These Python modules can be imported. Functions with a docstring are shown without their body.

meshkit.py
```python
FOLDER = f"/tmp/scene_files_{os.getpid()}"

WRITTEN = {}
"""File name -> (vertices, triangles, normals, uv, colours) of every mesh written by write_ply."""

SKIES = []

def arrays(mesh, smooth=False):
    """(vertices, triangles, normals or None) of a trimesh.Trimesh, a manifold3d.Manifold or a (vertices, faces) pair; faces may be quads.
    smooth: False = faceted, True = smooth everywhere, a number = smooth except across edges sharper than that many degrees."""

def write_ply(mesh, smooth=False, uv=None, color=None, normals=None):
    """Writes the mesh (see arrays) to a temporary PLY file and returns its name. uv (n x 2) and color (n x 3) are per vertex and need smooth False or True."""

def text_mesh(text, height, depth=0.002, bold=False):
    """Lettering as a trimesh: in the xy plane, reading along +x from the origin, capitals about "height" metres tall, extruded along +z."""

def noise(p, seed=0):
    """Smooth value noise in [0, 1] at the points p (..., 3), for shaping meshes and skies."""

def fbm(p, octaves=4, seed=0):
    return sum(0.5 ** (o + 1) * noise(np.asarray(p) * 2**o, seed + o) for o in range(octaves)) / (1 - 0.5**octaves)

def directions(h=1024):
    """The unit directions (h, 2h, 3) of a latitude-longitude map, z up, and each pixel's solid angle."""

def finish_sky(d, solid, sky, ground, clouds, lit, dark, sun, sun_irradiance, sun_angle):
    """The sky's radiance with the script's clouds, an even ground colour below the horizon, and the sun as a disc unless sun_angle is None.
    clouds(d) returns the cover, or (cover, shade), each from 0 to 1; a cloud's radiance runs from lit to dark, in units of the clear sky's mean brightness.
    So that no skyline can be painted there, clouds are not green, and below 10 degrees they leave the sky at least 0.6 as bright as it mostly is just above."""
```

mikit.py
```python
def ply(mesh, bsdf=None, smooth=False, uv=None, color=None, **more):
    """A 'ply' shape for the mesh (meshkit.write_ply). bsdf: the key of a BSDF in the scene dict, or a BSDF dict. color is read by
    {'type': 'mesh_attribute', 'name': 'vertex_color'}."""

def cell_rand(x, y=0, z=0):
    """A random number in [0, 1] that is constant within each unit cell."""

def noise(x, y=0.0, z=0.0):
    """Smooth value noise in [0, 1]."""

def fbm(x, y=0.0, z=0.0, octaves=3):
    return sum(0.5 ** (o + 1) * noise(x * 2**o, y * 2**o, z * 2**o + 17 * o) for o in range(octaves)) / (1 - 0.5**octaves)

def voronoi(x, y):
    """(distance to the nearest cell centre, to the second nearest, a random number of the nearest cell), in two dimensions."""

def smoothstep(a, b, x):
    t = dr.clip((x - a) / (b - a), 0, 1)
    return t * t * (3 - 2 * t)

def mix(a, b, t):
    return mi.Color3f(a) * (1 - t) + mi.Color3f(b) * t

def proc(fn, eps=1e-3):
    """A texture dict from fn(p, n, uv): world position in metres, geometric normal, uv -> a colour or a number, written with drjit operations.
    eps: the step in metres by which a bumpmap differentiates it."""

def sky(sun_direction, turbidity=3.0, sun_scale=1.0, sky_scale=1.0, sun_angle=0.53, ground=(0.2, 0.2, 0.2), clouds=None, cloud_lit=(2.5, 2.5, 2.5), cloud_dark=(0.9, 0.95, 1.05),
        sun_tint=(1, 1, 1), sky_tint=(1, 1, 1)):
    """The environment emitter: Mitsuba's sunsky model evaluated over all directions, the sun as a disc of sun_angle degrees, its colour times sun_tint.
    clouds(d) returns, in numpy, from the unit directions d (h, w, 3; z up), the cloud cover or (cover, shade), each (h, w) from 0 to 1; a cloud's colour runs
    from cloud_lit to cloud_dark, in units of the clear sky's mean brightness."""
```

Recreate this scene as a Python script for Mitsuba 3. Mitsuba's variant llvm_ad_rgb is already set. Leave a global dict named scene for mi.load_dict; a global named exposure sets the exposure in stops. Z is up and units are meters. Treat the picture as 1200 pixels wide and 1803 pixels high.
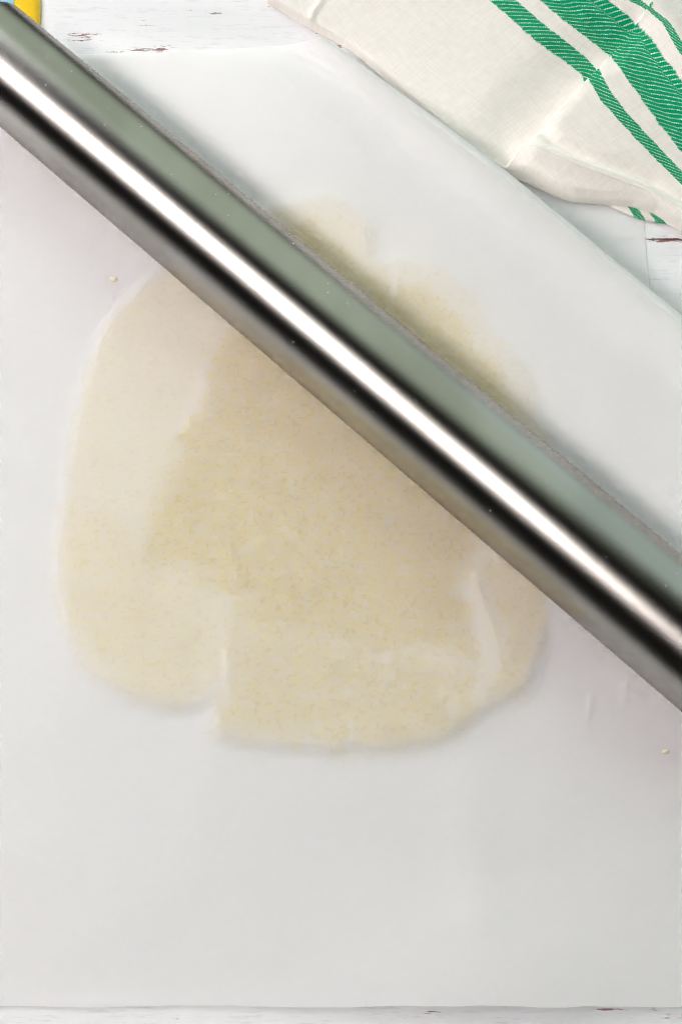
import math
import numpy as np, trimesh, mitsuba as mi, mikit, meshkit
import drjit as dr
from scipy.interpolate import RBFInterpolator, RegularGridInterpolator
from scipy.ndimage import gaussian_filter, maximum_filter
from shapely.geometry import Polygon, LineString, Point
import shapely

T = mi.ScalarTransform4f
scene, labels = {"type": "scene"}, {}
exposure = 0.04

# ------------------------------------------------------------------ camera
TILT, DIST, FOCAL = math.radians(20.2), 0.55, 2500.0
CS, SN = math.cos(TILT), math.sin(TILT)
CAM = np.array([0, -DIST * SN, DIST * CS])
scene["camera"] = {
    "type": "perspective", "fov": 2 * math.degrees(math.atan(600 / FOCAL)), "fov_axis": "x",
    "near_clip": 0.02, "far_clip": 20.0,
    "to_world": T().look_at(origin=CAM.tolist(), target=[0, 0, 0], up=[0, CS, SN]),
}

# ------------------------------------------------------------------ lamps
PIN_A = math.radians(43.17)
AX = np.array([math.cos(PIN_A), -math.sin(PIN_A), 0])     # along the pin, towards its right end
NX = np.array([math.sin(PIN_A), math.cos(PIN_A), 0])      # across the pin, towards the upper right


def panel(key, centre, aim, along, half_u, half_v, radiance):
    """A flat lamp: a rectangle that shines towards aim, its long side along the given direction."""
    c = np.asarray(centre, float)
    n = np.asarray(aim, float) - c
    n /= np.linalg.norm(n)
    u = np.asarray(along, float) - n * np.dot(along, n)
    u /= np.linalg.norm(u)
    v = np.cross(n, u)
    m = np.eye(4)
    m[:3, 0], m[:3, 1], m[:3, 2], m[:3, 3] = u * half_u, v * half_v, n, c
    scene[key] = {"type": "rectangle", "to_world": T(m), "emitter": {"type": "area", "radiance": {"type": "rgb", "value": list(radiance)}}}


KEY = 0.98 * np.array([0, 0, 1.0]) - NX * 0.565 - AX * 0.66
panel("softbox", KEY, (0, 0, 0), AX, 0.80, 0.108, (15.2, 13.95, 13.85))
labels["softbox"] = {"label": "long white softbox lamp hanging over the left side of the table", "category": "lamp"}
WIN = 0.88 * np.array([0, 0, 1.0]) + NX * 1.12 - AX * 1.10
panel("window_lamp", WIN, -AX * 0.95, AX, 1.0, 1.05, (0.66, 0.77, 0.64))
labels["window_lamp"] = {"label": "tall dim leaf green lamp panel standing beyond the towel on the left", "category": "lamp"}
WIN2 = 0.66 * np.array([0, 0, 1.0]) + NX * 1.34 + AX * 0.80
panel("window_lamp_001", WIN2, AX * 0.70, AX, 1.2, 0.95, (0.70, 0.87, 0.84))
labels["window_lamp_001"] = {"label": "tall dim pale blue lamp panel standing beyond the towel on the right", "category": "lamp"}
FILL = 0.74 * np.array([0, 0, 1.0]) - AX * 1.42 + NX * 0.08  # added fill that softens the pin shadow, kept clear of the steel reflection
panel("fill_panel", FILL, (0, 0, 0), NX, 0.58, 0.42, (3.7, 3.72, 3.85))
labels["fill_panel"] = {"label": "unseen cool white fill panel added beyond the upper left end of the rolling pin", "category": "lamp"}
scene["room_light"] = {"type": "constant", "radiance": {"type": "rgb", "value": [0.020, 0.019, 0.018]}}


# ------------------------------------------------------------------ helpers
def at(px, py, z=0.0):
    """The point at height z that the photograph shows at this place."""
    d = np.array([0, SN, -CS]) + (px - 600) / FOCAL * np.array([1, 0, 0]) - (py - 901.5) / FOCAL * np.array([0, CS, SN])
    return CAM + d * ((z - CAM[2]) / d[2])


def pts(pp, z=0.0):
    return np.array([at(x, y, z)[:2] for x, y in pp])


def add(key, mesh, bsdf, smooth=30, **more):
    scene[key] = mikit.ply(mesh, bsdf, smooth=smooth, **more)


def tag(key, label, category=None, **more):
    labels[key] = {"label": label, **({"category": category} if category else {}), **more}


def sstep(a, b, x):
    t = np.clip((x - a) / (b - a), 0, 1)
    return t * t * (3 - 2 * t)


def line_dist(xy, line):
    return shapely.distance(shapely.points(xy), line)


def smooth_ring(p, n, rounds=2):
    """A closed outline through the points, with its corners cut round."""
    p = np.asarray(p)
    for _ in range(rounds):
        q = np.roll(p, -1, 0)
        p = np.stack([0.75 * p + 0.25 * q, 0.25 * p + 0.75 * q], 1).reshape(-1, 2)
    ls = LineString(np.vstack([p, p[:1]]))
    return np.array([ls.interpolate(t, normalized=True).coords[0] for t in np.linspace(0, 1, n, endpoint=False)])


def grid_faces(n, m, flip=False):
    i, j = np.meshgrid(np.arange(n - 1), np.arange(m - 1), indexing="ij")
    a = (i * m + j).ravel()
    f = np.stack([a, a + m, a + m + 1, a + 1], 1)
    f = np.vstack([f[:, [0, 1, 2]], f[:, [0, 2, 3]]])
    return f[:, ::-1] if flip else f


def plate(poly, step, top, bottom):
    """A solid over a polygon: its upper face at top(xy, distance to the rim), its lower face at bottom(xy)."""
    x0, y0, x1, y1 = poly.bounds
    gx, gy = np.arange(x0 - step, x1 + 2 * step, step), np.arange(y0 - step, y1 + 2 * step, step)
    X, Y = np.meshgrid(gx, gy, indexing="ij")
    xy = np.stack([X.ravel(), Y.ravel()], 1)
    n, m = X.shape
    i, j = np.meshgrid(np.arange(n - 1), np.arange(m - 1), indexing="ij")
    a = (i * m + j).ravel()
    quad = np.stack([a, a + m, a + m + 1, a + 1], 1)
    centre = xy[quad].mean(1)
    quad = quad[shapely.contains_xy(poly, centre[:, 0], centre[:, 1])]
    used, inv = np.unique(quad, return_inverse=True)
    quad, xy = inv.reshape(quad.shape), xy[used]
    e = np.vstack([quad[:, [k, (k + 1) % 4]] for k in range(4)])
    keys = {}
    for p, q in map(tuple, e):
        keys[(p, q)] = 1
    rim_edges = [(p, q) for p, q in keys if (q, p) not in keys]
    rim = np.unique(np.array(rim_edges))
    ring = poly.exterior
    pos = shapely.line_locate_point(ring, shapely.points(xy[rim]))
    near = shapely.line_interpolate_point(ring, pos)
    xy[rim] = np.stack([shapely.get_x(near), shapely.get_y(near)], 1)
    d = line_dist(xy, ring)
    d[rim] = 0
    V = np.vstack([np.c_[xy, top(xy, d)], np.c_[xy, bottom(xy)]])
    k = len(xy)
    f = np.vstack([quad[:, [0, 1, 2]], quad[:, [0, 2, 3]]])
    side = np.array([[(q, p, p + k), (q, p + k, q + k)] for p, q in rim_edges]).reshape(-1, 3)
    return trimesh.Trimesh(V, np.vstack([f, f[:, ::-1] + k, side]), process=False)


def in_poly(x, y, P):
    """Signed distance to a polygon (positive inside), in drjit."""
    d2, cross = mi.Float(1e9), mi.UInt32(0)
    n = len(P)
    for k in range(n):
        ax, ay = map(float, P[k])
        bx, by = map(float, P[(k + 1) % n])
        ex, ey = bx - ax, by - ay
        wx, wy = x - ax, y - ay
        t = dr.clip((wx * ex + wy * ey) / (ex * ex + ey * ey), 0, 1)
        d2 = dr.minimum(d2, dr.square(wx - ex * t) + dr.square(wy - ey * t))
        if abs(ey) > 1e-9:
            hit = ((ay > y) != (by > y)) & (x < ex * (y - ay) / ey + ax)
            cross = cross + dr.select(hit, mi.UInt32(1), mi.UInt32(0))
    d = dr.sqrt(d2)
    return dr.select((cross & 1) == 1, d, -d)


N, FB, SS, MIX = mikit.noise, mikit.fbm, mikit.smoothstep, mikit.mix

# ------------------------------------------------------------------ tabletop: white painted planks
WEAR = [  # where the paint is rubbed through: centre, half length, half width, strength
    (150, 65, 48, 9, 0.75), (262, 88, 42, 8, 0.9), (283, 86, 14, 6, 1.3), (300, 96, 30, 4, 1.0), (300, 78, 24, 3, 0.7), (205, 90, 28, 5, 0.6),
    (565, 57, 18, 5, 0.9), (598, 81, 7, 3, 1.0), (470, 10, 16, 3, 0.7), (360, 18, 60, 9, 0.45), (235, 40, 70, 10, 0.35),
    (1170, 421, 34, 5, 1.2), (1200, 424, 30, 6, 1.0), (1105, 421, 40, 2.5, 0.6), (190, 1775, 16, 3, 0.8), (100, 1752, 16, 7, 0.8), (20, 1774, 40, 2, 0.5),
    (1070, 1777, 26, 3, 0.95), (1150, 1779, 14, 5, 0.5), (880, 1787, 40, 6, 0.55), (760, 1783, 24, 4, 0.5), (1180, 1790, 20, 8, 0.35), (330, 1795, 60, 6, 0.3),
]
WEARW = []
for px, py, lx, ly, s in WEAR:
    c, ex, ey = at(px, py), at(px + lx, py), at(px, py + ly)
    WEARW.append((c[0], c[1], abs(ex[0] - c[0]), abs(ey[1] - c[1]), s))


def wear(p):
    x, y = p.x, p.y
    m = mi.Float(0)
    for cx, cy, lx, ly, s in WEARW:
        m = dr.maximum(m, s * dr.exp(-dr.square((x - cx) / lx) - dr.square((y - cy) / ly)))
    return m


def paint_colour(p, n, uv):
    streak = FB(p.x * 90, p.y * 1400, 3.0, 4)
    fine = FB(p.x * 500, p.y * 2600, 9.0, 3)
    broad = FB(p.x * 14, p.y * 60, 5.0, 3)
    m = wear(p)
    chip = SS(0.50, 0.58, streak * 0.55 + fine * 0.45 + (m - 0.72) * 0.36)
    chip = chip * SS(0.12, 0.35, m)
    base = MIX((0.80, 0.81, 0.82), (0.75, 0.765, 0.775), SS(0.40, 0.72, broad))
    base = MIX(base, (0.55, 0.56, 0.58), SS(0.55, 0.74, streak * 0.6 + fine * 0.4) * 0.40)
    return MIX(base, MIX((0.20, 0.075, 0.065), (0.27, 0.20, 0.17), SS(0.35, 0.65, N(p.x * 160, p.y * 500))), chip * 0.92)


def paint_bump(p, n, uv):
    return 0.00012 * FB(p.x * 120, p.y * 1500, 2.0, 3) - 0.0002 * wear(p) * FB(p.x * 90, p.y * 1400, 3.0, 3)


scene["white_paint"] = {"type": "bumpmap", "arbitrary": mikit.proc(paint_bump, 2e-4), "scale": 1.0,
                        "bsdf": {"type": "principled", "base_color": mikit.proc(paint_colour), "roughness": 0.55, "specular": 0.4}}
scene["dark_wood"] = {"type": "diffuse", "reflectance": {"type": "rgb", "value": [0.16, 0.13, 0.12]}}
Y0, Y1, Y2 = at(600, 108)[1], at(600, 421)[1], at(600, 1840)[1]
step3 = (Y1 - Y2) / 3
seams = [Y0 + 0.1, Y0, Y1, Y1 - step3, Y1 - 2 * step3, Y2, Y2 - 0.1]
tb = trimesh.creation.box((1.0, seams[0] - seams[-1], 0.012))
tb.apply_translation((0, (seams[0] + seams[-1]) / 2, -0.0245))
add("tabletop", tb, "dark_wood", smooth=False)
tag("tabletop", "white painted wooden tabletop with chipped paint under everything", kind="structure")
for k in range(len(seams) - 1):
    hi, lo, b, g = seams[k], seams[k + 1], 0.0005, 0.00012
    ys = [lo + g, lo + g, lo + g + b, hi - g - b, hi - g, hi - g]
    zs = [-0.018, -0.0004, 0, 0, -0.0004, -0.018]
    prof = Polygon(list(zip(ys, zs)))
    pm = trimesh.creation.extrude_polygon(prof, 0.98, engine="earcut")
    v = pm.vertices.copy()
    pm.vertices = np.c_[v[:, 2] - 0.49, v[:, 0], v[:, 1]]
    pm.fix_normals()
    add("tabletop__plank" + (f"_{k:03d}" if k else ""), pm, "white_paint", smooth=False)

# ------------------------------------------------------------------ dough
DZ0 = 0.0008
dough_px = [(296, 484), (250, 512), (207, 556), (182, 600), (163, 640), (150, 690), (141, 740), (133, 790), (120, 860), (112, 920), (102, 960),
            (108, 1010), (110, 1060), (119, 1110), (136, 1150), (165, 1185), (202, 1212), (245, 1230), (290, 1243), (332, 1245), (362, 1232), (385, 1205), (397, 1178),
            (392, 1205), (380, 1240), (378, 1275), (398, 1290), (450, 1302), (520, 1313), (580, 1317), (612, 1308), (645, 1313), (700, 1317), (760, 1305), (798, 1285), (830, 1258),
            (862, 1240), (905, 1226), (926, 1192), (945, 1160), (958, 1110), (966, 1050), (972, 950), (965, 840), (945, 750), (926, 690), (884, 622), (842, 575), (800, 518),
            (762, 490), (706, 474), (668, 478), (652, 455), (652, 420), (636, 385), (592, 362), (545, 357), (500, 370), (440, 372), (370, 400)]
dough_ring = smooth_ring(pts(dough_px, 0.002), 1200, 2)
cen = pts([(560, 850)], 0.002)[0]
rad, ang = np.hypot(*(dough_ring - cen).T), np.arctan2(*(dough_ring - cen).T[::-1])
th = np.linspace(-np.pi, np.pi, 1200, endpoint=False)
order = np.argsort(ang)
rr = np.interp(th, ang[order], rad[order], period=2 * np.pi)
wob = meshkit.fbm(np.c_[np.cos(th) * 14, np.sin(th) * 14, 0 * th], 4, 3) - 0.5
rr = rr + 0.0042 * wob + 0.0016 * (meshkit.fbm(np.c_[np.cos(th) * 70, np.sin(th) * 70, 0 * th], 3, 9) - 0.5)
fr = 1 - (1 - np.linspace(0, 1, 90)) ** 1.7
P = cen + (fr[:, None] * rr)[..., None] * np.stack([np.cos(th), np.sin(th)], -1)
dring = Polygon(P[-1]).buffer(0)
dd = line_dist(P.reshape(-1, 2), dring.exterior).reshape(P.shape[:2])


def dough_top(d, xy):
    edge = np.sqrt(np.clip(1 - (1 - np.clip(d / 0.0035, 0, 1)) ** 2, 0, 1))
    return DZ0 + 0.0012 * edge 


zt = dough_top(dd.ravel(), P.reshape(-1, 2)).reshape(dd.shape)
V = np.concatenate([P.reshape(-1, 2), zt.reshape(-1, 1)], 1)
nA, nB = P.shape[:2]
ii, jj = np.meshgrid(np.arange(nA - 1), np.arange(nB), indexing="ij")
j2 = (jj + 1) % nB
q = np.stack([ii * nB + jj, (ii + 1) * nB + jj, (ii + 1) * nB + j2, ii * nB + j2], -1).reshape(-1, 4)
F = np.vstack([q[:, [0, 1, 2]], q[:, [0, 2, 3]]])
dough_mesh = trimesh.Trimesh(V, F, process=False)


def dough_colour(p, n, uv):
    a = FB(p.x * 260, p.y * 260, 1.0, 4)
    b = FB(p.x * 1100, p.y * 1100, 4.0, 2)
    c = MIX((0.80, 0.735, 0.545), (0.71, 0.635, 0.42), SS(0.35, 0.65, a))
    return MIX(c, (0.40, 0.28, 0.12), SS(0.60, 0.78, b) * 0.7)


scene["dough_skin"] = {"type": "twosided", "bsdf": {"type": "principled", "base_color": mikit.proc(dough_colour), "roughness": 0.6, "specular": 0.3}}
add("dough", dough_mesh, "dough_skin", smooth=True)
tag("dough", "flat tan piece of rolled dough with cracked rounded edge lying between the wax paper sheets", "dough")
scene["crumb_skin"] = {"type": "diffuse", "reflectance": {"type": "rgb", "value": [0.84, 0.79, 0.60]}}
rng = np.random.default_rng(4)
for k, (px, py, r) in enumerate([(201, 492, 0.0012), (186, 487, 0.0006), (1171, 1325, 0.0010)]):
    c = trimesh.creation.icosphere(subdivisions=3, radius=r)
    c.vertices = c.vertices * (1.0 + 0.7 * (meshkit.fbm(c.vertices / r * 1.3 + k * 7, 3, k) - 0.5)[:, None]) * [1.3, 1, 0.6]
    q0 = at(px, py, 0.001)
    c.apply_translation((q0[0], q0[1], DZ0 + 0.0007 * r / 0.0016))
    key = "dough_crumb" + (f"_{k:03d}" if k else "")
    add(key, c, "crumb_skin", smooth=True)
tag("dough_crumb", "larger yellow dough crumb near the upper left rim of the dough under the paper", "crumb", group="dough crumbs under the top sheet")
tag("dough_crumb_001", "tiniest dough crumb just left of the yellow crumb at the dough's upper left", "crumb", group="dough crumbs under the top sheet")
tag("dough_crumb_002", "lone dough crumb under the paper at the right below the rolling pin", "crumb", group="dough crumbs under the top sheet")

# ------------------------------------------------------------------ wax paper
CONTACT = [  # patches where the dough clings to the top sheet and wets it: outline, softness (m), strength
    (dough_px[:46] + [(930, 690), (884, 625), (842, 580), (800, 526), (762, 498), (706, 482), (664, 484), (646, 420), (590, 368), (500, 376), (400, 395)], 0.0011, 0.22),
    ([(430, 540), (395, 590), (372, 640), (378, 690), (335, 735), (312, 790), (288, 840), (262, 900), (248, 960), (255, 1005), (330, 1010), (420, 1060), (415, 1110), (470, 1130),
      (560, 1120), (640, 1140), (686, 1150), (740, 1150), (800, 1150), (845, 1160), (822, 1090), (814, 1050), (832, 1000), (850, 930), (900, 860), (800, 700), (620, 560)], 0.0085, 1.0),
    ([(470, 400), (560, 390), (640, 480), (690, 500), (760, 520), (830, 600), (890, 690), (940, 780), (880, 860), (700, 700)], 0.006, 0.85),
    ([(112, 900), (108, 990), (122, 1080), (150, 1150), (210, 1205), (300, 1238), (350, 1230), (385, 1180), (400, 1090), (330, 1000), (250, 960), (230, 930), (180, 890)], 0.009, 0.46),
    ([(405, 1090), (408, 1180), (386, 1240), (388, 1285), (460, 1298), (580, 1312), (720, 1312), (800, 1280), (830, 1250), (850, 1180), (700, 1140), (540, 1090)], 0.009, 0.70),
    ([(850, 1000), (872, 1060), (880, 1110), (868, 1150), (870, 1225), (910, 1225), (940, 1170), (960, 1090), (966, 1030), (900, 960)], 0.0025, 0.56),
]
GAPS = [  # air pockets between dough and sheet: from, to, half width (m), strength
    ((362, 640), (322, 760), 0.0030, 0.8), ((395, 1240), (400, 1165), 0.0018, 0.8), ((345, 1238), (392, 1205), 0.0016, 0.8), ((680, 1140), (690, 1200), 0.0014, 0.4),
    ((612, 1270), (614, 1316), 0.0016, 0.7), ((540, 1296), (552, 1318), 0.0012, 0.5), ((800, 1230), (790, 1282), 0.0012, 0.5), ((830, 1040), (846, 1095), 0.0030, 0.9), ((848, 1095), (862, 1150), 0.0022, 0.9),
    ((864, 1150), (850, 1205), 0.0026, 0.8), ((690, 520), (700, 478), 0.0016, 0.6), ((205, 1010), (150, 1030), 0.002, 0.35), ((380, 1010), (300, 985), 0.002, 0.35),
    ((240, 700), (200, 780), 0.004, 0.4), ((560, 640), (700, 700), 0.0012, 0.2)]
CONTW = [(pts(o, 0.003), soft, w) for o, soft, w in CONTACT]
CONTW[0] = (np.array(Polygon(CONTW[0][0]).buffer(0.0022, quad_segs=2).simplify(0.0006).exterior.coords)[:-1], 0.0011, 0.22)
GAPW = [(pts([a], 0.003)[0], pts([b], 0.003)[0], w, k) for a, b, w, k in GAPS]


def wetness(p):
    wx = p.x + 0.0095 * (FB(p.x * 130, p.y * 130, 3.0, 5) - 0.5)
    wy = p.y + 0.0095 * (FB(p.x * 130, p.y * 130, 8.0, 5) - 0.5)
    m = mi.Float(0)
    for poly, soft, w in CONTW:
        m = dr.maximum(m, w * SS(-soft, soft, in_poly(wx, wy, poly)))
    for a, b, w, k in GAPW:
        ex, ey = float(b[0] - a[0]), float(b[1] - a[1])
        qx, qy = wx - float(a[0]), wy - float(a[1])
        t = dr.clip((qx * ex + qy * ey) / (ex * ex + ey * ey), 0, 1)
        d = dr.sqrt(dr.square(qx - ex * t) + dr.square(qy - ey * t))
        m = m * (1 - k * SS(w * 1.3, w * 0.2, d))
    speck = FB(p.x * 330, p.y * 330, 2.0, 4)
    grain = N(p.x * 1300, p.y * 1300, 5.0)
    return dr.clip(m * (0.50 + 0.70 * speck + 0.30 * grain), 0, 1)


def top_trans(p, n, uv):
    return 0.15 + 0.25 * wetness(p)


def top_rough(p, n, uv):
    return 0.24 - 0.05 * wetness(p)


def wax_tint(p, n, uv):
    f = FB(p.x * 700, p.y * 700, 6.0, 2)
    w0 = wetness(p)
    w = dr.sqrt(dr.maximum(w0, 1e-6))
    fibre = 0.55 * FB(p.x * 420, p.y * 900, 11.0, 4) + 0.45 * FB(p.x * 1100, p.y * 600, 14.0, 3)
    film = SS(0.42, 0.68, fibre) * w
    pale = SS(0.58, 0.72, FB(p.x * 520, p.y * 520, 23.0, 4)) * w
    c = MIX((0.98, 0.978, 0.972), (0.995, 0.994, 0.99), f)
    c = MIX(c, (0.985, 0.918, 0.68), dr.clip(0.58 * w0 + 0.30 * film, 0, 1))
    dark = SS(0.70, 0.86, N(p.x * 900, p.y * 900, 31.0)) * w
    c = MIX(c, (0.72, 0.62, 0.44), dark * 0.20)
    return MIX(c, (0.995, 0.985, 0.95), pale * 0.6)


scene["wax_paper_top"] = {"type": "principledthin", "base_color": mikit.proc(wax_tint), "roughness": mikit.proc(top_rough), "spec_trans": mikit.proc(top_trans), "diff_trans": 0.7, "eta": 1.35}
scene["wax_paper_bottom"] = {"type": "principledthin", "base_color": {"type": "rgb", "value": [0.985, 0.985, 0.98]}, "roughness": 0.34, "spec_trans": 0.36, "diff_trans": 0.6, "eta": 1.35}

# sheet heights are worked out on a grid of the table
GX, GY = np.arange(-0.26, 0.2605, 0.001), np.arange(-0.26, 0.2805, 0.001)
MX, MY = np.meshgrid(GX, GY, indexing="ij")
inside = shapely.contains_xy(dring, MX.ravel(), MY.ravel())
gd = np.where(inside, line_dist(np.c_[MX.ravel(), MY.ravel()], dring.exterior), 0)
hgt = np.where(inside, dough_top(gd, np.c_[MX.ravel(), MY.ravel()]), DZ0).reshape(MX.shape)
flat = gaussian_filter(maximum_filter(hgt, size=19), 9)
cover = gaussian_filter(maximum_filter(hgt, size=5), 2.2)
cover = gaussian_filter(cover, 0.8)
und = meshkit.fbm(np.stack([MX * 11, MY * 9, 0 * MX], -1), 3, 21) - 0.5
und2 = meshkit.fbm(np.stack([MX * 34, MY * 30, 0 * MX], -1), 3, 33) - 0.5

SIL0, SIL1 = at(606, 96, 0.019)[:2], at(1160, 531, 0.026)[:2]
ES = (SIL1 - SIL0) / np.linalg.norm(SIL1 - SIL0)
EU = np.array([-ES[1], ES[0]])
if EU[1] < 0:
    EU = -EU
PIN_OFF, PIN_R, PIN_Z = 0.04275, 0.02137, 0.0041 + 0.02137
along = (MX - SIL0[0]) * ES[0] + (MY - SIL0[1]) * ES[1]
across = (MX - SIL0[0]) * EU[0] + (MY - SIL0[1]) * EU[1]
pin_d = MX * NX[0] + MY * NX[1] - PIN_OFF             # signed distance from the pin's axis
lift = 0.0090 * sstep(-0.004, 0.052, pin_d) * sstep(-0.09, 0.02, along) * sstep(0.035, -0.02, -across - 0.05)
free = sstep(0.010, 0.05, np.abs(pin_d))
near_pin = sstep(0.034, 0.016, np.abs(pin_d))
free = free * (0.25 + 0.75 * sstep(at(600, 1773)[1] + 0.004, at(600, 1773)[1] + 0.05, MY))
TOP = cover * (1 - near_pin) + (flat + 0.0004) * near_pin + 0.0002 + lift + free * (0.0016 * np.clip(und + 0.25, 0, 1) + 0.0005 * np.clip(und2 + 0.2, 0, 1) * sstep(0.0, 0.01, gd.reshape(MX.shape) < 0.001))
yb = at(600, 1773)[1]
TOP += 0.0042 * np.exp(-((MX - at(840, 1773)[0]) / 0.055) ** 2) * sstep(yb + 0.05, yb, MY)


def ridge(a, b, hgt_, w):
    seg = LineString(pts([a, b], 0.002))
    return hgt_ * np.exp(-(line_dist(np.c_[MX.ravel(), MY.ravel()], seg).reshape(MX.shape) / w) ** 2)


for a, b, hh, w in [((1128, 1228), (1102, 1212), 0.0004, 0.0013), ((1098, 1240), (1104, 1200), 0.0003, 0.0012), ((1034, 1262), (1042, 1228), 0.0003, 0.0012), ((640, 420), (700, 470), 0.0004, 0.003),
                    ((700, 310), (900, 480), 0.0007, 0.007), ((620, 260), (820, 520), 0.0005, 0.006), ((690, 570), (700, 500), 0.0004, 0.0015), ((480, 130), (640, 300), 0.0008, 0.005), ((395, 1230), (400, 1150), 0.0003, 0.0014),
                    ((835, 1010), (870, 1120), 0.0003, 0.0015), ((684, 1200), (688, 1150), 0.0001, 0.0012), ((820, 1400), (850, 1600), 0.0008, 0.009)]:
    TOP += ridge(a, b, hh, w)
top_at = RegularGridInterpolator((GX, GY), TOP, bounds_error=False, fill_value=None)
bot_at = RegularGridInterpolator((GX, GY), 0.00035 + 0.0003 * np.clip(und2 + 0.5, 0, 1), bounds_error=False, fill_value=None)


def edge_wave(t, seed, amp):
    return amp * (meshkit.fbm(np.c_[t * 16, 0 * t, 0 * t], 3, seed) - 0.5)


def sheet(x0, x1, y0, y1, seed, step=0.0009):
    u, v = np.linspace(0, 1, int((x1 - x0) / step)), np.linspace(0, 1, int((y1 - y0) / step))
    U, W = np.meshgrid(u, v, indexing="ij")
    X = x0 + (x1 - x0) * U
    Y = y0 + edge_wave(u, seed, 0.0016)[:, None] * (1 - W) + (y1 - y0) * W + edge_wave(u, seed + 1, 0.0016)[:, None] * W
    return X, Y


ytop = at(400, 97)[1]
bx, by = sheet(-0.20, at(1137, 450)[0], at(100, 1743)[1], ytop - 0.001, 40)
bz = bot_at(np.stack([bx, by], -1))
bm = trimesh.Trimesh(np.stack([bx, by, bz], -1).reshape(-1, 3), grid_faces(*bx.shape), process=False)
add("wax_paper_sheet_001", bm, "wax_paper_bottom", smooth=True)
tag("wax_paper_sheet_001", "flat translucent wax paper sheet under the dough, its right edge showing below the towel", "wax paper")

sx, sy = sheet(-0.21, 0.20, yb, ytop, 50)
sz = top_at(np.stack([sx, sy], -1))
s_al = (sx - SIL0[0]) * ES[0] + (sy - SIL0[1]) * ES[1]
s_ac = (sx - SIL0[0]) * EU[0] + (sy - SIL0[1]) * EU[1]
R0 = 0.0100 + 0.0075 * sstep(-0.02, 0.10, s_al)
lim = R0 * (2.55 + 0.5 * (meshkit.fbm(np.stack([s_al * 30, 0 * s_al, 0 * s_al], -1), 3, 71) - 0.5))     # the torn corner
past = np.clip(s_ac + R0 - lim, 0, None)
sx, sy, s_ac = sx - past * EU[0], sy - past * EU[1], s_ac - past
over = np.clip(s_ac + R0, 0, None)
phi = over / R0
rho = R0 * (1 - 0.045 * phi)
back = np.where(over > 0, rho * np.sin(phi) - over, 0)
rise = np.where(over > 0, R0 - rho * np.cos(phi) - (R0 - rho) * np.cos(np.minimum(phi, 1.5)), 0)
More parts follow.
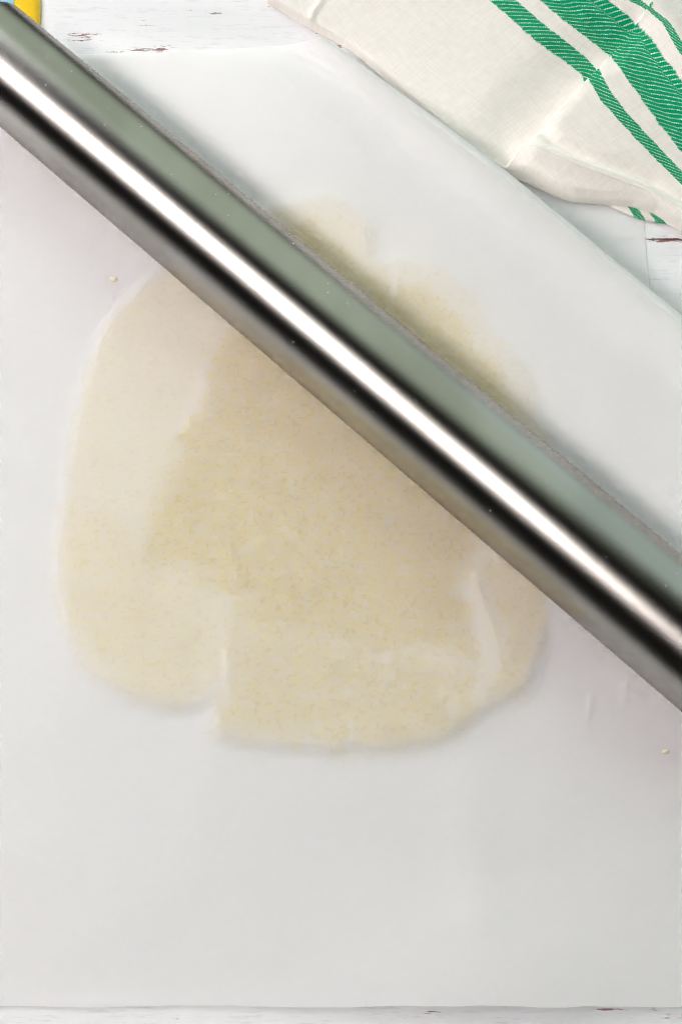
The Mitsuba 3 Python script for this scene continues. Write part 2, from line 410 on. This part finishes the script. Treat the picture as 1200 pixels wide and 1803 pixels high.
sx, sy = sx + back * EU[0], sy + back * EU[1]
sz = sz + rise
sf = grid_faces(*sx.shape)
sf = sf[(past.ravel()[sf] > 0).sum(1) < 2]
sm = trimesh.Trimesh(np.stack([sx, sy, sz], -1).reshape(-1, 3), sf, process=False)
add("wax_paper_sheet", sm, "wax_paper_top", smooth=True)
tag("wax_paper_sheet", "large translucent wax paper sheet over the dough with its upper right corner curling up", "wax paper")

# ------------------------------------------------------------------ rolling pin
def lathe(profile, n=160):
    """A solid of revolution about the pin's axis from (position along, radius) pairs."""
    pr = np.array(profile)
    t = np.linspace(0, 2 * np.pi, n, endpoint=False)
    up = np.array([0, 0, 1.0])
    A = NX * PIN_OFF + up * PIN_Z
    V = A + pr[:, 0, None, None] * AX + pr[:, 1, None, None] * (np.cos(t)[:, None] * up + np.sin(t)[:, None] * NX)
    V = V.reshape(-1, 3)
    k = len(pr)
    i, j = np.meshgrid(np.arange(k - 1), np.arange(n), indexing="ij")
    j2 = (j + 1) % n
    q = np.stack([i * n + j, (i + 1) * n + j, (i + 1) * n + j2, i * n + j2], -1).reshape(-1, 4)
    return trimesh.Trimesh(V, np.vstack([q[:, [0, 1, 2]], q[:, [0, 2, 3]]]), process=False)


def pin_end(px, py):
    return float(np.dot(at(px, py, PIN_Z + 0.012) - NX * PIN_OFF, AX))


E0 = pin_end(6, 2)
E1 = E0 + 0.42
rc = 0.004
arc = [(rc - rc * math.cos(a), PIN_R - rc + rc * math.sin(a)) for a in np.linspace(0.12, math.pi / 2, 10)]
body = [(E0 + x, r) for x, r in arc] + [(E0 + 0.02 + t * (E1 - E0 - 0.04), PIN_R) for t in np.linspace(0, 1, 6)] + [(E1 - x, r) for x, r in arc[::-1]]


def steel_tint(p, n, uv):
    a = p.x * float(AX[0]) + p.y * float(AX[1])
    f = FB(a * 24, p.z * 60, p.x * 30, 3)
    return MIX((0.375, 0.36, 0.335), (0.45, 0.435, 0.41), SS(0.3, 0.7, f))


scene["brushed_steel"] = {"type": "twosided", "bsdf": {"type": "roughconductor", "material": "none", "specular_reflectance": mikit.proc(steel_tint), "alpha": 0.105, "distribution": "beckmann"}}
scene["steel_cap"] = {"type": "twosided", "bsdf": {"type": "roughconductor", "material": "none", "specular_reflectance": {"type": "rgb", "value": [0.6, 0.585, 0.565]}, "alpha": 0.16, "distribution": "ggx"}}
add("rolling_pin__barrel", lathe(body), "brushed_steel", smooth=35)
cap = [(E0 + 0.0032, 0.0), (E0 + 0.0028, 0.006), (E0 + 0.0020, 0.013), (E0 + 0.0006, PIN_R - rc - 0.0004), (E0 + 0.003, PIN_R - rc - 0.0002)]
add("rolling_pin__end_cap", lathe(cap), "steel_cap", smooth=35)
cap2 = [(E0 + E1 - x, r) for x, r in cap]
add("rolling_pin__end_cap_001", lathe(cap2), "steel_cap", smooth=35)
tag("rolling_pin", "shiny steel rolling pin lying diagonally across the wax paper over the dough", "rolling pin")

fl = []
for k in range(46):
    a, q = rng.uniform(E0 + 0.01, E0 + 0.38), rng.uniform(-1.0, 1.1)
    c = trimesh.creation.icosphere(subdivisions=1, radius=rng.uniform(0.00012, 0.00028))
    c.apply_translation(NX * PIN_OFF + np.array([0, 0, PIN_Z]) + AX * a + (PIN_R + 0.0001) * (math.cos(q) * np.array([0, 0, 1]) + math.sin(q) * NX))
    fl.append(c)
scene["flour"] = {"type": "diffuse", "reflectance": {"type": "rgb", "value": [0.75, 0.72, 0.66]}}
add("flour_dust", trimesh.util.concatenate(fl), "flour", smooth=True)
tag("flour_dust", "tiny pale flour specks stuck to the steel rolling pin", "flour", kind="stuff")

# ------------------------------------------------------------------ kitchen towel
towel_px = [(470, -70), (470, 2), (505, 24), (543, 47), (562, 57), (590, 71), (615, 86), (640, 105), (690, 150), (725, 180), (790, 240), (850, 284), (880, 303),
            (905, 311), (930, 320), (980, 344), (1010, 354), (1060, 358), (1110, 363), (1150, 375), (1178, 393), (1205, 408), (1300, 450), (1420, 430), (1420, -70)]
ZT = 0.003
tp = np.array([at(x, y - (0 if x < 885 or y < 0 else 3), 0.002 if x < 885 or y < 0 else 0.0035)[:2] for x, y in towel_px])
tpoly = Polygon(tp)
crease = LineString(pts([(1110, 60), (1074, 95), (1020, 128), (980, 170), (935, 215), (905, 260), (882, 303)], 0.004))
crest = LineString(pts([(915, 262), (950, 275), (1000, 292), (1050, 306), (1110, 326), (1160, 350), (1200, 378), (1300, 430)], 0.006))
groove = LineString(pts([(955, 225), (975, 252), (1010, 270), (1050, 287), (1105, 300), (1150, 318), (1190, 345), (1300, 400)], 0.006))
ridge2 = LineString(pts([(1060, -60), (1112, 5), (1150, 25), (1175, 52), (1195, 92), (1240, 180), (1330, 320)], 0.008))
nick = LineString(pts([(543, 50), (552, 24), (572, -4), (590, -40)], 0.004))
c0, cdir = pts([(1040, 112)], ZT)[0], pts([(1072, 150)], ZT)[0] - pts([(1040, 112)], ZT)[0]
cdir /= np.linalg.norm(cdir)
cl_pts = np.array(crease.coords)


def side_of(xy):
    """Positive to the right of the crease."""
    d = cl_pts[-1] - cl_pts[0]
    w = xy - cl_pts[0]
    return -(d[0] * w[:, 1] - d[1] * w[:, 0]) / np.linalg.norm(d) * -1


def towel_top(xy, d):
    s = side_of(xy)
    dc, dk, dg, d2 = (line_dist(xy, l) for l in (crease, crest, groove, ridge2))
    z = 0.0056 + 0.0 * s
    right = s > 0
    near = sstep(0.03, 0.0, dc)
    z = z + np.where(right, 0.0030 * sstep(0.0, 0.011, dc) * sstep(0.07, 0.02, dc) - 0.0006, -0.0034 * sstep(0.026, 0.001, dc)) * sstep(0.0, 0.004, d)
    z = z + np.where(right, 0.0042 * np.exp(-(dk / 0.0050) ** 2) - 0.0034 * np.exp(-(dg / 0.0036) ** 2) * sstep(0.0, 0.006, dc), 0)
    z = z + 0.0065 * np.exp(-(d2 / 0.011) ** 2) + 0.0009 * np.exp(-(line_dist(xy, nick) / 0.0016) ** 2)
    z = z + 0.0012 * (meshkit.fbm(np.c_[xy * 28, 0 * xy[:, :1]], 3, 77) - 0.5)
    w = np.where(right, 0.0042, 0.0016)
    e = np.sqrt(np.clip(1 - (1 - np.clip(d / w, 0, 1)) ** 2, 0, 1))
    base = np.where(right, 0.0030 * sstep(0.0, 0.02, dc), 0.0012)
    return np.maximum(base + (z - base) * e, 0.0014)


tm = plate(tpoly, 0.0006, towel_top, lambda xy: np.full(len(xy), 0.0010))
# the cloth's own coordinates: v across the stripes, u along them
B = [[(780, -70), (863, 0), (910, 42), (960, 85), (1000, 113), (1016, 127), (1030, 130), (1044, 154), (1060, 180), (1105, 228), (1150, 275), (1200, 325), (1290, 420)],
     [(830, -70), (908, 0), (950, 36), (1000, 76), (1038, 108), (1052, 124), (1074, 160), (1095, 190), (1140, 238), (1185, 286), (1290, 395)],
     [(870, -70), (950, 0), (1000, 42), (1060, 88), (1072, 96), (1090, 120), (1110, 148), (1150, 203), (1200, 268), (1290, 385)],
     [(985, -70), (1070, 0), (1110, 32), (1135, 54), (1160, 90), (1200, 142), (1290, 265)],
     [(1020, -70), (1105, 0), (1140, 16), (1165, 38), (1185, 75), (1203, 103), (1290, 232)],
     [(1050, -70), (1122, -4), (1150, 17), (1176, 36), (1203, 78), (1290, 200)]]
BV = [0.0, 0.0070, 0.0135, 0.0320, 0.0385, 0.0455]


def on_towel(pp):
    """The points of the towel's upper face that the photograph shows at these places."""
    out = []
    for x, y in pp:
        z = 0.006
        for _ in range(6):
            q = at(x, y, z)[:2]
            z = float(towel_top(q[None], np.array([0.02]))[0])
        out.append(q)
    return np.array(out)


def dense(line, n=30):
    ls = LineString(line)
    return [ls.interpolate(t, normalized=True).coords[0] for t in np.linspace(0, 1, n)]


px_, vv_ = [], []
for line, val in zip(B, BV):
    for q in on_towel(dense(line, 44)):
        px_.append(q)
        vv_.append(val)
first = LineString(on_towel(dense(B[0])))
for p0 in [(480, -40), (600, 0), (700, -40), (560, 50), (700, 100), (820, 60), (780, 180), (860, 250), (930, 300), (960, 200), (1040, 330), (1100, 340), (1190, 380)]:
    w0 = pts([p0], 0.004)[0]
    px_.append(w0)
    vv_.append(-first.distance(Point(w0)))
for p0 in [(1290, 120), (1300, -50), (1200, 20), (1400, 100), (1400, 300)]:
    w0 = pts([p0], 0.004)[0]
    px_.append(w0)
    vv_.append(0.0455 + LineString(on_towel(dense(B[5]))).distance(Point(w0)))
rbf = RBFInterpolator(np.array(px_), np.array(vv_), neighbors=24, smoothing=1e-9, kernel="linear")
txy = np.array(tm.vertices)[:, :2]
tv = rbf(txy)
dL = pts([(1000, 113)], ZT)[0] - pts([(863, 0)], ZT)[0]
dR = pts([(1150, 275)], ZT)[0] - pts([(1044, 154)], ZT)[0]
dL, dR = dL / np.linalg.norm(dL), dR / np.linalg.norm(dR)
sd = side_of(txy)
tu = np.where(sd < 0, (txy - c0) @ dL, (txy - c0) @ dR)


def twill(uv, e0):
    row = (uv.x * 0.64 - uv.y * 0.77) / 0.00172
    col = (uv.x * 0.77 + uv.y * 0.64) / 0.00078
    r = row - dr.floor(row)
    c = col - dr.floor(col)
    k = mikit.cell_rand(dr.floor(row), dr.floor(col * 0.5))
    line = SS(0.19, 0.06, dr.abs(r - 0.5))
    dash = SS(0.48, 0.20, dr.abs(c - 0.5)) * 0.75 + 0.25
    return line * dash * (0.35 + 0.65 * k)


def towel_colour(p, n, uv):
    v, u = uv.y, uv.x
    jit = 0.0004 * (N(u * 1500, 3.0) - 0.5) + 0.0005 * (N(u * 260, 7.0) - 0.5)
    w = v + jit
    e = 0.0003
    band = SS(-e, e, w) * SS(0.0070 + e, 0.0070 - e, w) + SS(0.0135 - e, 0.0135 + e, w) * SS(0.0320 + e, 0.0320 - e, w) + SS(0.0385 - e, 0.0385 + e, w) * SS(0.0455 + e, 0.0455 - e, w)
    weave = 0.5 * N(u * 2600, v * 260) + 0.5 * N(u * 260 + 40, v * 2600)
    cloth = MIX((0.77, 0.735, 0.67), (0.88, 0.85, 0.795), weave)
    green = MIX((0.001, 0.26, 0.105), (0.002, 0.33, 0.145), FB(u * 500, v * 500, 1.0, 2))
    green = MIX(green, (0.78, 0.88, 0.82), twill(uv, 0) * 0.9)
    return MIX(cloth, green, dr.clip(band, 0, 1))


def towel_bump(p, n, uv):
    u, v = uv.x, uv.y
    return 0.00005 * (dr.sin(u * 9000) + dr.sin(v * 9000)) + 0.00010 * FB(u * 1500, v * 1500, 2.0, 2)


scene["linen"] = {"type": "twosided", "bsdf": {"type": "principled", "base_color": mikit.proc(towel_colour), "roughness": 0.9, "sheen": 0.08, "specular": 0.05}}
add("kitchen_towel__cloth", tm, "linen", smooth=True, uv=np.c_[tu, tv])
tag("kitchen_towel", "folded off white linen kitchen towel with green twill stripes at the upper right", "towel")

low_px = [(1010, 330), (1040, 352), (1072, 362), (1100, 375), (1122, 384), (1150, 390), (1183, 394), (1215, 402), (1260, 420), (1300, 400), (1300, 330)]
lpoly = Polygon(pts(low_px, 0.0012))
lm = plate(lpoly, 0.0007, lambda xy, d: 0.0011 + 0.0008 * np.sqrt(np.clip(1 - (1 - np.clip(d / 0.001, 0, 1)) ** 2, 0, 1)), lambda xy: np.full(len(xy), 0.00085))
lxy = np.array(lm.vertices)[:, :2]
ld = pts([(1128, 383)], 0.0012)[0] - pts([(1114, 363)], 0.0012)[0]
ld /= np.linalg.norm(ld)
ln = np.array([-ld[1], ld[0]])
l0 = pts([(1111, 372)], 0.0012)[0]
add("kitchen_towel__lower_fold", lm, "linen", smooth=True, uv=np.c_[(lxy - l0) @ ld, ((lxy - l0) @ ln) * 2.1 + 0.0010])

stitch_line = LineString(pts([(922, 263), (945, 274), (975, 287), (1005, 299), (1028, 307), (1060, 316)], 0.006))
st = []
for t in np.linspace(0.02, 0.98, 13):
    a, b = np.array(stitch_line.interpolate(t - 0.022, normalized=True).coords[0]), np.array(stitch_line.interpolate(t + 0.022, normalized=True).coords[0])
    xy = np.array([a, b])
    zz = towel_top(xy, line_dist(xy, tpoly.exterior)) + 0.00005
    c = trimesh.creation.capsule(height=float(np.linalg.norm(b - a)), radius=0.00022, count=[8, 8])
    d3 = np.array([b[0] - a[0], b[1] - a[1], zz[1] - zz[0]])
    c.apply_transform(trimesh.geometry.align_vectors([0, 0, 1], d3 / np.linalg.norm(d3)))
    c.apply_translation([a[0], a[1], zz[0]])
    st.append(c)
scene["thread"] = {"type": "diffuse", "reflectance": {"type": "rgb", "value": [0.85, 0.82, 0.76]}}
add("kitchen_towel__stitching", trimesh.util.concatenate(st), "thread", smooth=True)

# ------------------------------------------------------------------ packet behind the pin
pk = pts([(67, 44), (69, 0), (62, -60), (40, -120), (-160, -120), (-160, 60), (20, 60)], 0.004)
pk_poly = Polygon(pk).buffer(-0.001).buffer(0.001)


def puff(xy, d):
    return 0.001 + 0.0035 * np.sqrt(np.clip(1 - (1 - np.clip(d / 0.012, 0, 1)) ** 2, 0, 1))


pm = plate(pk_poly, 0.0009, puff, lambda xy: np.full(len(xy), 0.0004))
scene["yellow_film"] = {"type": "principled", "base_color": {"type": "rgb", "value": [0.93, 0.58, 0.005]}, "roughness": 0.4, "specular": 0.4}
scene["blue_film"] = {"type": "principled", "base_color": {"type": "rgb", "value": [0.20, 0.46, 0.62]}, "roughness": 0.4, "specular": 0.4}
add("food_packet__pouch", pm, "yellow_film", smooth=40)
bp = Polygon(pts([(22, -1), (12, -60), (-10, -100), (-150, -100), (-150, 30), (16, 30)], 0.009))
bpm = plate(bp, 0.0012, lambda xy, d: puff(xy, line_dist(xy, pk_poly.exterior)) + 0.0004, lambda xy: puff(xy, line_dist(xy, pk_poly.exterior)) - 0.0004)
add("food_packet__panel", bpm, "blue_film", smooth=40)
tag("food_packet", "yellow and light blue packet peeking out behind the upper left end of the pin", "packet")
labels["food_packet__panel"] = {"label": "light blue panel of the yellow packet"}
